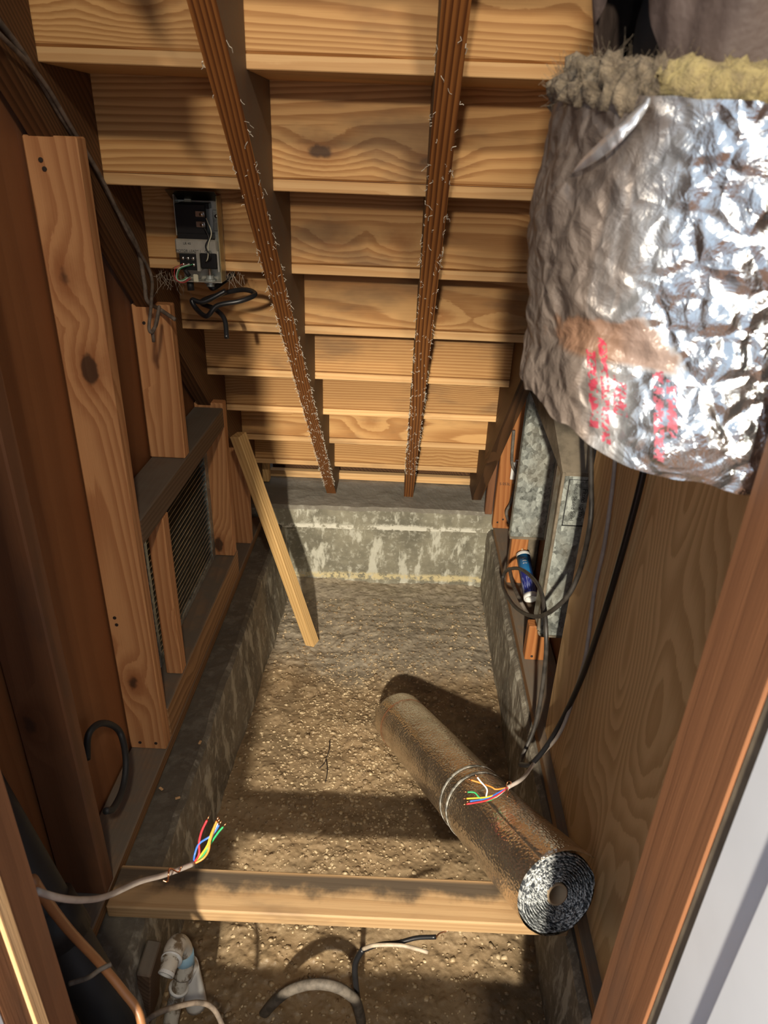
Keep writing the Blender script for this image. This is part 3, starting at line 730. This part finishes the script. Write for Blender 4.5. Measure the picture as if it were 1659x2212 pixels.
lathe('core_tube', [(.0185, .35), (.0185, -.004), (.0222, -.004), (.0222, .35)], 'cardboard', rl)
lathe('core_end', [(0, .30), (.0185, .30)], 'cardboard', rl)
# loose outer flap, tape bands
bm = bmesh.new(); rows = []
for j in range(25):
    z = -.003+.30*j/24; rows.append([])
    for k in range(13):
        a = math.radians(-118+78*k/12); lift = (k/12)**2*.016*max(0, 1-z/.22)
        a0 = a; r = R+.0018+lift; rows[-1].append(bm.verts.new((r*math.cos(a0), r*math.sin(a0), z)))
for j in range(24):
    for k in range(12): bm.faces.new((rows[j][k], rows[j][k+1], rows[j+1][k+1], rows[j+1][k]))
me = mesh_of(bm, 'flap'); fo = link('loose_flap', me, 'rollfoil', rl, None, True)
md = fo.modifiers.new('thickness', 'SOLIDIFY'); md.thickness = .003
M['tape'] = flat('glint_painted_tape', (.80, .78, .70), .12, .25, .6, 110, vary=.92)  # broken white glints painted into the tape's color as patches
for z0, w_ in ((.405, .010), (.365, .010)):
    lathe('tape_band', [(R+.0012, z0), (R+.0022, z0+.001), (R+.0022, z0+w_), (R+.0012, z0+w_+.001)], 'tape', rl, seg=80)
lathe('thin_band', [(R+.001, .93), (R+.0024, .931), (R+.001, .932)], 'wire_brown', rl, seg=60)

# ------------------------------------------------------------------ foil sleeve on the flexible duct (top right)
CX, CY, RF = .274, .655, .160
fs = thing('foil_duct_sleeve', 'crumpled silver foil insulation sleeve hanging around flexible duct', 'duct sleeve', (CX, CY, 0))
def edge_low(a): # lower hem, a in radians, -pi/2 faces the door
    c = math.cos(a); return -.222+.030*max(0, -c)**3+.006*mn.noise(Vector((math.cos(a)*6, math.sin(a)*6, 2)))
def edge_top(a): return .020+.006*mn.noise(Vector((math.cos(a)*7, math.sin(a)*7, 8)))+.022*max(0, -math.cos(a))
def surf(a, z):
    c, s = math.cos(a), math.sin(a); k = (z+.22)/.27
    r = RF*(1-.045*max(0, -c)*k) + .010*max(0, -c)*math.exp(-((z+.05)/.07)**2)
    q = Vector((c*RF, s*RF, z))
    r += .008*mn.noise(q*11)+.003*mn.noise(q*31+Vector((2, 0, 0)))
    v = mn.voronoi(q*15+mn.noise_vector(q*20)*.25)[0]; r += .006*min(1, (v[1]-v[0])*1.3)
    v = mn.voronoi(q*34)[0]; r += .0022*min(1, (v[1]-v[0])*1.4)
    r -= .016*math.exp(-((z+.115-.03*c)/.012)**2)*max(0, c*.9+.1)*1.0     # pinched crease to the right
    r += .008*math.exp(-(((z+.19)/.035)**2))*max(0, -s)
    return r
bm = bmesh.new(); na, nz = 420, 150; rows = []
for j in range(nz+1):
    row = []
    for k in range(na):
        a = 2*math.pi*k/na; z0, z1 = edge_low(a), edge_top(a); z = z0+(z1-z0)*j/nz; r = surf(a, z)
        row.append(bm.verts.new((r*math.cos(a), r*math.sin(a), z)))
    rows.append(row)
for j in range(nz):
    for k in range(na): bm.faces.new((rows[j][k], rows[j][(k+1) % na], rows[j+1][(k+1) % na], rows[j+1][k]))
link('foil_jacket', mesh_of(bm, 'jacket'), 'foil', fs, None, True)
def ring_wool(name, zf, r0, rad, amp, mat, a0=0, a1=2*math.pi, n=260, sides=18, drop=1.):
    bm = bmesh.new(); rows = []
    for i in range(n+1):
        a = a0+(a1-a0)*i/n; row = []
        for k in range(sides):
            b = 2*math.pi*k/sides; q = Vector((math.cos(a)*3, math.sin(a)*3, 0))
            rr = rad*(1+amp*mn.noise(Vector((a*14, math.cos(b)*2, math.sin(b)*2)))+amp*.6*mn.noise(Vector((a*40, math.cos(b)*5, math.sin(b)*5))))
            r = r0(a)+rr*math.cos(b); row.append(bm.verts.new((r*math.cos(a), r*math.sin(a), zf(a)+rr*drop*math.sin(b))))
        rows.append(row)
    for i in range(n):
        for k in range(sides): bm.faces.new((rows[i][k], rows[i][(k+1) % sides], rows[i+1][(k+1) % sides], rows[i+1][k]))
    return link(name, mesh_of(bm, name), mat, fs, None, True)
ring_wool('fibreglass_lining', lambda a: edge_top(a)+.006, lambda a: RF-.014, .016, .35, 'wool', math.radians(222), math.radians(500))
ring_wool('dusty_fibreglass', lambda a: edge_top(a)+.004, lambda a: RF-.013, .017, .7, 'wooldust', math.radians(140), math.radians(224), 130)
def fuzz(name, n, seed, a0, a1, mat, ln):
    rn = random.Random(seed); bm = bmesh.new()
    for k in range(n):
        a = math.radians(rn.uniform(a0, a1)); r = RF-.013+rn.uniform(-.014, .016); p = V(r*math.cos(a), r*math.sin(a), edge_top(a)+rn.uniform(-.004, .018)); path = []
        d = V(rn.uniform(-1, 1), rn.uniform(-1, 1), rn.uniform(-.5, .9)).normalized()*ln/4
        for q in range(5):
            path.append(p.copy()); p += d; d += V(rn.uniform(-1, 1), rn.uniform(-1, 1), rn.uniform(-1, 1))*ln*.12
        tube_bm(bm, path, .00014, 3, False)
    tag(link(name, mesh_of(bm), mat, fs), kind='stuff')
fuzz('loose_fibres', 1700, 21, 145, 226, 'wooldust', .014); fuzz('loose_fibres', 900, 22, 222, 320, 'wool', .010)
lathe('hem_lining', [(RF-.006, -.19), (RF-.03, -.21), (.10, -.20), (.10, .03), (RF-.03, .03)], 'wooldust', fs, seg=64)
# torn tongue of foil
def hit(px, py):
    d = ray(px, py); a = d.x*d.x+d.y*d.y; b = -2*(d.x*CX+d.y*CY); c = CX*CX+CY*CY-(RF+.008)**2
    q = b*b-4*a*c; return (-b-math.sqrt(max(q, 0)))/(2*a)
bm = bmesh.new(); rows = []
for i in range(26):
    f = i/25; px, py = 1400-165*f, 215+158*f**.8
    d = hit(px, py)-.006-.016*math.sin(math.pi*min(1, f))-.004*mn.noise(Vector((f*9, 1, 1)))
    w_ = 17*math.sin(math.pi*min(1, .12+.86*f))**.7*(1 if f < .9 else (1-f)*9+.1)
    a_ = on(px+w_*.45, py+w_*.8, d)-V(CX, CY, 0); b_ = on(px-w_*.45, py-w_*.8, d+.006)-V(CX, CY, 0)
    rows.append([bm.verts.new(b_), bm.verts.new((a_+b_)/2+V(0, -.003, .001)), bm.verts.new(a_)])
for i in range(25):
    for k in range(2): bm.faces.new((rows[i][k], rows[i][k+1], rows[i+1][k+1], rows[i+1][k]))
tg = link('torn_tongue', mesh_of(bm, 'tongue'), 'tonguefoil', fs, None, True)
md = tg.modifiers.new('thickness', 'SOLIDIFY'); md.thickness = .0008
# brown wrap above
kw = thing('kraft_duct_wrap', 'wrinkled brown kraft wrap bulging above the foil sleeve', 'duct wrap', (CX+.01, CY, .035))
bm = bmesh.new(); na, nz = 200, 60; rows = []
for j in range(nz+1):
    row = []; f = j/nz
    for k in range(na):
        a = 2*math.pi*k/na; c, s = math.cos(a), math.sin(a)
        z = .36*f+(1-f)*(.012*mn.noise(Vector((c*4, s*4, 1)))+.085*math.exp(-((a-3.28)/.42)**2))
        r = .134+.018*math.sin(math.pi*min(1, f*1.4+.1))+.012*mn.noise(Vector((c*3, s*3, z*7)))+.006*mn.noise(Vector((c*9, s*9, z*9)))-.03*f
        row.append(bm.verts.new((r*c, r*s, z)))
    rows.append(row)
for j in range(nz):
    for k in range(na): bm.faces.new((rows[j][k], rows[j][(k+1) % na], rows[j+1][(k+1) % na], rows[j+1][k]))
link('outer_wrap', mesh_of(bm, 'wrap'), 'kraft', kw, None, True)
lathe('dark_cavity_core', [(.10, -.05), (.118, -.03), (.116, .06), (.08, .3)], 'abs', kw, seg=48)  # added black cylinder, makes the cavity under the lifted wrap look shaded

# ------------------------------------------------------------------ transformer box on the stairs
BY = Y0+2*RUN-.006
cbx = thing('transformer_box', 'open electrical transformer box screwed to a stair riser', 'electrical box', (-.484, BY, -.296))
w0, w1, hh = -.050, .050, .186
box('back_plate', w0, w1, -.004, 0, 0, hh, 'steel', cbx, .0005)
box('side_flange', w1-.002, w1, -.042, -.004, 0, hh, 'brass', cbx, .0005)
box('side_flange', w0, w0+.002, -.036, -.004, .1, hh, 'steel', cbx, .0005)
box('bottom_flange', w0, w1, -.046, -.004, 0, .002, 'steel', cbx, .0005)
fl = box('lid_flap', w0-.012, w1-.002, -.052, -.004, hh-.002, hh, 'darkmetal', cbx, .0005, rot=(math.radians(-27), 0, 0))
rly = box('relay', w0+.002, w1-.028, -.036, -.006, .098, .168, 'black', cbx, .002)
box('relay_foot', w0+.004, w1-.018, -.040, -.006, .094, .106, 'black', cbx, .001)
box('relay_cap', w0+.01, w1-.022, -.030, -.006, .158, .170, 'black', cbx, .001)
for zz in (.126, .148):
    tm = box('terminal', w1-.062+.01, w1-.030, -.039, -.034, zz-.007, zz+.006, 'screw', cbx, .001)
    lathe('screw', [(0, 0), (.005, 0), (.005, .003), (0, .003)], 'screw', tm, (.004, -.003, .006), (math.pi/2, 0, 0), 12)
box('fibre_tab', w0+.018, w0+.034, -.012, -.006, .166, .178, 'ivory', cbx, .001)
box('mount_bracket', w1-.020, w1-.004, -.010, -.004, .11, .155, 'galv', cbx, .001)
lathe('screw', [(0, 0), (.004, 0), (.004, .003), (0, .003)], 'screw', cbx, (w1-.011, -.010, .142), (math.pi/2, 0, 0), 12)
cv = box('cover_plate', w0-.003, w1-.006, -.044, -.036, .062, .094, 'steel', cbx, .003)
text('LR 40', .0075, 'black_ink', cv, (-.02, -.0045, .020), (math.pi/2, 0, 0))
text('MOTOR LEADS 1', .0078, 'black_ink', cv, (-.018, -.0045, .004), (math.pi/2, 0, 0))
text('COIL', .0078, 'black_ink', cv, (.028, -.0045, .004), (math.pi/2, 0, 0))
tb = box('terminal_block', w0+.004, w0+.044, -.042, -.006, .026, .062, 'black', cbx, .001)
for r_ in range(2):
    for c_ in range(3):
        lathe('screw', [(0, 0), (.0042, 0), (.0042, .002), (0, .0022)], 'screw', tb, (-.012+.012*c_, -.018, .012+.014*r_), (math.pi/2, 0, 0), 10)
tr = box('transformer', w0+.052, w1-.008, -.044, -.006, .030, .068, 'black', cbx, .003)
box('transformer_frame', w0+.044, w0+.052, -.045, -.006, .024, .070, 'steel', cbx, .001)
box('transformer_frame', w1-.008, w1-.003, -.045, -.006, .024, .070, 'steel', cbx, .001)
tg2 = box('ground_tab', w0+.034, w0+.046, -.050, -.046, .0, .018, 'ivory', cbx, .002)
lathe('conduit_connector', [(.0, -.012), (.010, -.012), (.010, -.006), (.015, -.005), (.015, .004), (.010, .005), (.009, .012), (0, .012)], 'galv', cbx, (w0+.068, -.026, .001), None, 12, False)
tube('flex_conduit', [(w0+.068, -.026, .010), (w0+.069, -.030, .028), (w0+.067, -.040, .046)], .0045, 'screw', cbx, 8, 6)
tube('wire', [(w0+.067, -.046, .045), (w0+.074, -.052, .06), (w0+.076, -.050, .085), (w0+.084, -.046, .11), (w0+.074, -.044, .14)], .0013, 'ivory', cbx, 6, 8)
tube('wire', [(w0+.066, -.046, .045), (w0+.080, -.052, .058), (w0+.070, -.052, .08), (w0+.078, -.050, .10), (w0+.068, -.044, .12)], .0017, 'black', cbx, 6, 8)
for k, (c_, a_, b_) in enumerate((('red', -.004, .024), ('brown', -.010, .012), ('white', .004, .018), ('green', .008, .014))):
    tube('wire', [(w0+.012+.008*k, -.046, .040), (w0+a_, -.056, .030), (w0-.004+a_*.4, -.056, .008), (w0+.010, -.054, -.001+.002*k), (w0+.028, -.048, .008+.003*k)], .0009, 'wire_'+c_, cbx, 5, 8)
tube('wire_nut', [(w0+.026, -.05, .014), (w0+.018, -.054, .028)], .005, 'abs', cbx, 10, 1)
tube('wire_nut', [(w0+.020, -.028, -.002), (w0+.021, -.03, -.022)], .008, 'abs', cbx, 10, 1)
# black cord dangling under it
C = [on(458, 600, 1.70), on(465, 618, 1.68), on(500, 610, 1.68), on(510, 595, 1.68), on(488, 628, 1.66), on(440, 652, 1.66), on(415, 648, 1.66), on(425, 668, 1.66), on(447, 683, 1.64), on(470, 660, 1.63), on(520, 650, 1.63), on(551, 636, 1.65), on(530, 626, 1.68), on(490, 632, 1.70), on(435, 652, 1.70), on(465, 668, 1.69), on(485, 690, 1.68), on(490, 730, 1.67)]
tag(tube('dangling_cable', C[4:], .0058, 'blackcable', n=10), 'stiff black cord coiled below open transformer box', 'cable')
tag(tube('dangling_cable', [on(452, 598, 1.70), on(458, 622, 1.69), on(480, 610, 1.70), on(505, 592, 1.72)], .007, 'blackcable', n=8), 'short black cord stub from bottom of transformer box', 'cable')
def wisps(name, label, centre, n, spread, seed, mat='dustfibre', leng=.05, r=.0007):
    rn = random.Random(seed); bm = bmesh.new()
    for k in range(n):
        p = Vector((rn.uniform(-1, 1)*spread, rn.uniform(-.4, .4)*spread, rn.uniform(-.3, .4)*spread)); d = Vector((rn.uniform(-.6, .6), rn.uniform(-.3, .3), -1))*leng/5*rn.uniform(.3, 1.2); path = []
        for s in range(6):
            path.append(p.copy()); p += d; d += Vector((rn.uniform(-1, 1), rn.uniform(-1, 1), rn.uniform(-.6, .9)))*leng*.07
        tube_bm(bm, path, r, 3, False)
    o = link(name, mesh_of(bm), mat, None, Vector(centre)+UPZ); tag(o, label, 'cobweb', kind='stuff'); return o
wisps('hanging_cobweb', 'dusty cobweb strands beside transformer box', on(365, 592, 1.72), 34, .035, 3, r=.0004)
wisps('hanging_cobweb', 'dusty cobweb tuft right below transformer box corner', on(505, 590, 1.70), 26, .022, 4, leng=.03, r=.0004)

# cables stapled along the left stringer
XS = -.612
c1 = [onX(-15, 30, XS), onX(60, 130, XS), onX(140, 265, XS), onX(205, 360, XS), onX(245, 440, XS), onX(295, 530, XS), onX(312, 610, XS), onX(318, 650, -.600), on(345, 668, 1.70), on(378, 690, 1.68)]
tag(tube('brown_cable', c1, .0048, 'browncable'), 'dusty brown cable along left stringer ending in bare stub', 'cable')
c2 = [onX(-15, 60, XS+.009), onX(85, 165, XS+.009), onX(160, 285, XS+.009), onX(222, 390, XS+.009), onX(275, 500, XS+.009), onX(325, 590, XS+.009), onX(327, 650, -.57), onX(322, 710, -.57), onX(333, 712, -.566), onX(344, 662, -.566), onX(338, 700, -.566), onX(330, 715, -.568), onX(332, 738, -.57)]
tag(tube('brown_cable', c2, .0038, 'browncable'), 'thin dusty brown cable ending in small coil on knotty stud', 'cable')
# black loop by the sheathing
tag(tube('black_conduit', [onX(188, 1640, -.655), onX(192, 1585, -.65), onX(222, 1562, -.64), onX(258, 1580, -.63), onX(272, 1640, -.60), onX(266, 1700, -.59), onX(245, 1745, -.585), onX(228, 1752, -.59)], .0075, 'abs'), 'black flexible conduit arching against brown siding by sill plate', 'conduit')

# ------------------------------------------------------------------ pipes and cables near the door
ap = thing('drain_pipe', 'thick black drain pipe slanting down behind door jamb', 'pipe', (-.50, .70, -1.3))
A, B = on(-75, 1660, 1.13), on(262, 2236, 1.24); o0 = V(-.50, .70, -1.3)
tube('pipe', [A-o0, (A+B)/2-o0, B-o0], .040, 'abs', ap, 24, 2)
d_ = (B-A).normalized(); Cc = A+(B-A)*.55
tube('coupling', [Cc-d_*.035-o0, Cc+d_*.035-o0], .047, 'abs', ap, 24, 1)
tag(tube('copper_brown_tube', [on(70, 1900, .86), on(100, 1945, .92), on(150, 2010, 1.0), on(215, 2080, 1.08), on(265, 2140, 1.10), on(300, 2190, 1.10), on(312, 2260, 1.08)], .0068, 'orange_tube'), 'brown plastic tube curving in front of black drain pipe', 'tube')
tag(tube('thin_grey_wire', [on(150, 2125, 1.04), on(190, 2112, 1.04), on(215, 2095, 1.04), on(240, 2083, 1.05)], .0035, 'greycable'), 'short thin grey wire crossing the brown tube', 'wire')
pv = thing('pvc_pipe', 'dirty white plastic pipe with bend and open end under plank', 'pipe', on(372, 2200, 1.50)); o0 = on(372, 2200, 1.50)
def lp(px, py, d): return on(px, py, d)-o0
tube('standpipe', [lp(352, 2330, 1.60), lp(368, 2212, 1.56), lp(385, 2140, 1.54), lp(396, 2105, 1.53)], .0165, 'pvc', pv, 20, 6)
tube('elbow', [lp(396, 2105, 1.53), lp(399, 2075, 1.52), lp(393, 2048, 1.51), lp(384, 2040, 1.49), lp(376, 2052, 1.47), lp(371, 2072, 1.455)], .0205, 'pvc', pv, 22, 8)
bm = bmesh.new(); tube_bm(bm, spline([lp(371, 2072, 1.455), lp(364, 2090, 1.44), lp(358, 2106, 1.43)], 4), .0165, 22, False); link('open_spout', mesh_of(bm), 'pvc', pv, None, True)
e0, e1 = lp(361, 2099, 1.434), lp(357.6, 2107, 1.429)
bm = bmesh.new(); tube_bm(bm, [e0, e1], .0165, 22, False); tube_bm(bm, [e1, e0], .0125, 22, False)
ax = (e1-e0).normalized(); nn = ax.orthogonal().normalized(); bb = ax.cross(nn); ra = []
for k in range(22): a = 2*math.pi*k/22; ra.append((bm.verts.new(e1+(nn*math.cos(a)+bb*math.sin(a))*.0166), bm.verts.new(e1+(nn*math.cos(a)+bb*math.sin(a))*.0125)))
for k in range(22): bm.faces.new((ra[k][0], ra[(k+1) % 22][0], ra[(k+1) % 22][1], ra[k][1]))
link('cut_rim', mesh_of(bm), 'pvcclean', pv)
tube('spout_bottom', [lp(364, 2092, 1.445), lp(365, 2090, 1.448)], .0124, 'cardboard', pv, 16, 1)
def collar(a, b, r): tube('collar', [a, b], r, 'pvcclean', pv, 22, 1)
collar(lp(371.5, 2071, 1.456), lp(370, 2075, 1.452), .0222); collar(lp(387, 2131, 1.541), lp(385, 2137, 1.543), .0215)
tube('wide_socket', [lp(394, 2112, 1.545), lp(408, 2080, 1.545)], .0215, 'pvcclean', pv, 22, 1)
tube('primer_patch', [lp(400, 2082, 1.525), lp(397, 2058, 1.51)], .0208, 'pvcblue', pv, 22, 2)
tube('rear_pipe', [lp(404, 2085, 1.56), lp(418, 2140, 1.60), lp(424, 2170, 1.62)], .024, 'pvcclean', pv, 22, 4)
# concrete form stake / offcut left of it
tag(box('wood_offcut', -.535, -.505, .86, .93, -1.80, -1.52, 'block', bev=.003, rot=(.1, .16, 0)), 'grey weathered wood offcut under left end of plank', 'offcut')
tag(tube('grey_cable', [on(250, 2260, 1.22), on(330, 2195, 1.28), on(380, 2175, 1.32), on(430, 2166, 1.36), on(462, 2180, 1.38), on(485, 2230, 1.38), on(492, 2290, 1.38)], .0052, 'browncable'), 'thin grey cable arching in front of plastic pipe', 'cable')
tag(tube('grey_conduit', [on(520, 2290, 1.69), on(560, 2205, 1.65), on(610, 2150, 1.60), on(660, 2128, 1.58), on(710, 2128, 1.57), on(750, 2145, 1.58), on(775, 2180, 1.61), on(790, 2290, 1.69)], .0115, 'greycable', sides=14), 'grey dusty conduit arching out of the dirt', 'conduit')
bc = thing('stripped_cable', 'black cable with stripped white and black conductors above dirt', 'cable', on(772, 2200, 1.62)); o0 = on(772, 2200, 1.62)
tube('sheath', [on(782, 2300, 1.69)-o0, on(776, 2190, 1.64)-o0, on(768, 2120, 1.60)-o0, on(768, 2080, 1.58)-o0, on(784, 2050, 1.57)-o0], .0068, 'blackcable', bc, 12, 8)
w1_ = tube('conductor', [on(784, 2050, 1.57)-o0, on(810, 2042, 1.56)-o0, on(865, 2042, 1.55)-o0, on(900, 2050, 1.55)-o0, on(924, 2057, 1.55)-o0], .0045, 'ivorydull', bc, 8, 6)
w2_ = tube('conductor', [on(786, 2052, 1.575)-o0, on(820, 2040, 1.575)-o0, on(860, 2036, 1.565)-o0, on(900, 2026, 1.56)-o0, on(942, 2024, 1.55)-o0], .005, 'blackcable', bc, 8, 6)
tube('bare_tip', [on(942, 2024, 1.55)-o0, on(950, 2016, 1.545)-o0, on(970, 2010, 1.54)-o0], .0016, 'copper', bc, 6, 4)

# twigs and chips on the dirt
w0_ = onZ(704, 1640, -1.795); wd2 = thing('dry_weed', 'thin dark dry weed sprig lying on the gravelly dirt', 'weed', w0_)
for a, b in (((703, 1642), (712, 1600)), ((703, 1690), (705, 1640)), ((690, 1660), (704, 1640))):
    tube('stem', [p-w0_ for p in (onZ(*a, -1.793), onZ((a[0]+b[0])/2+3, (a[1]+b[1])/2, -1.786), onZ(*b, -1.790))], .0016, 'nail', wd2, 5)
for k, (x, y) in enumerate(((348, 1704), (384, 1724), (432, 1604))):
    c = onZ(x, y, -1.462); o = box('wood_chip', c.x-.003, c.x+.003, c.y-.006, c.y+.006, c.z-.001, c.z+.002, 'lightwood', bev=.0005, rot=(0, 0, 1.+k))
    tag(o, 'tiny pale wood chip on dirty concrete beside sill plate', 'wood chip', 'wood chips on the left footing')
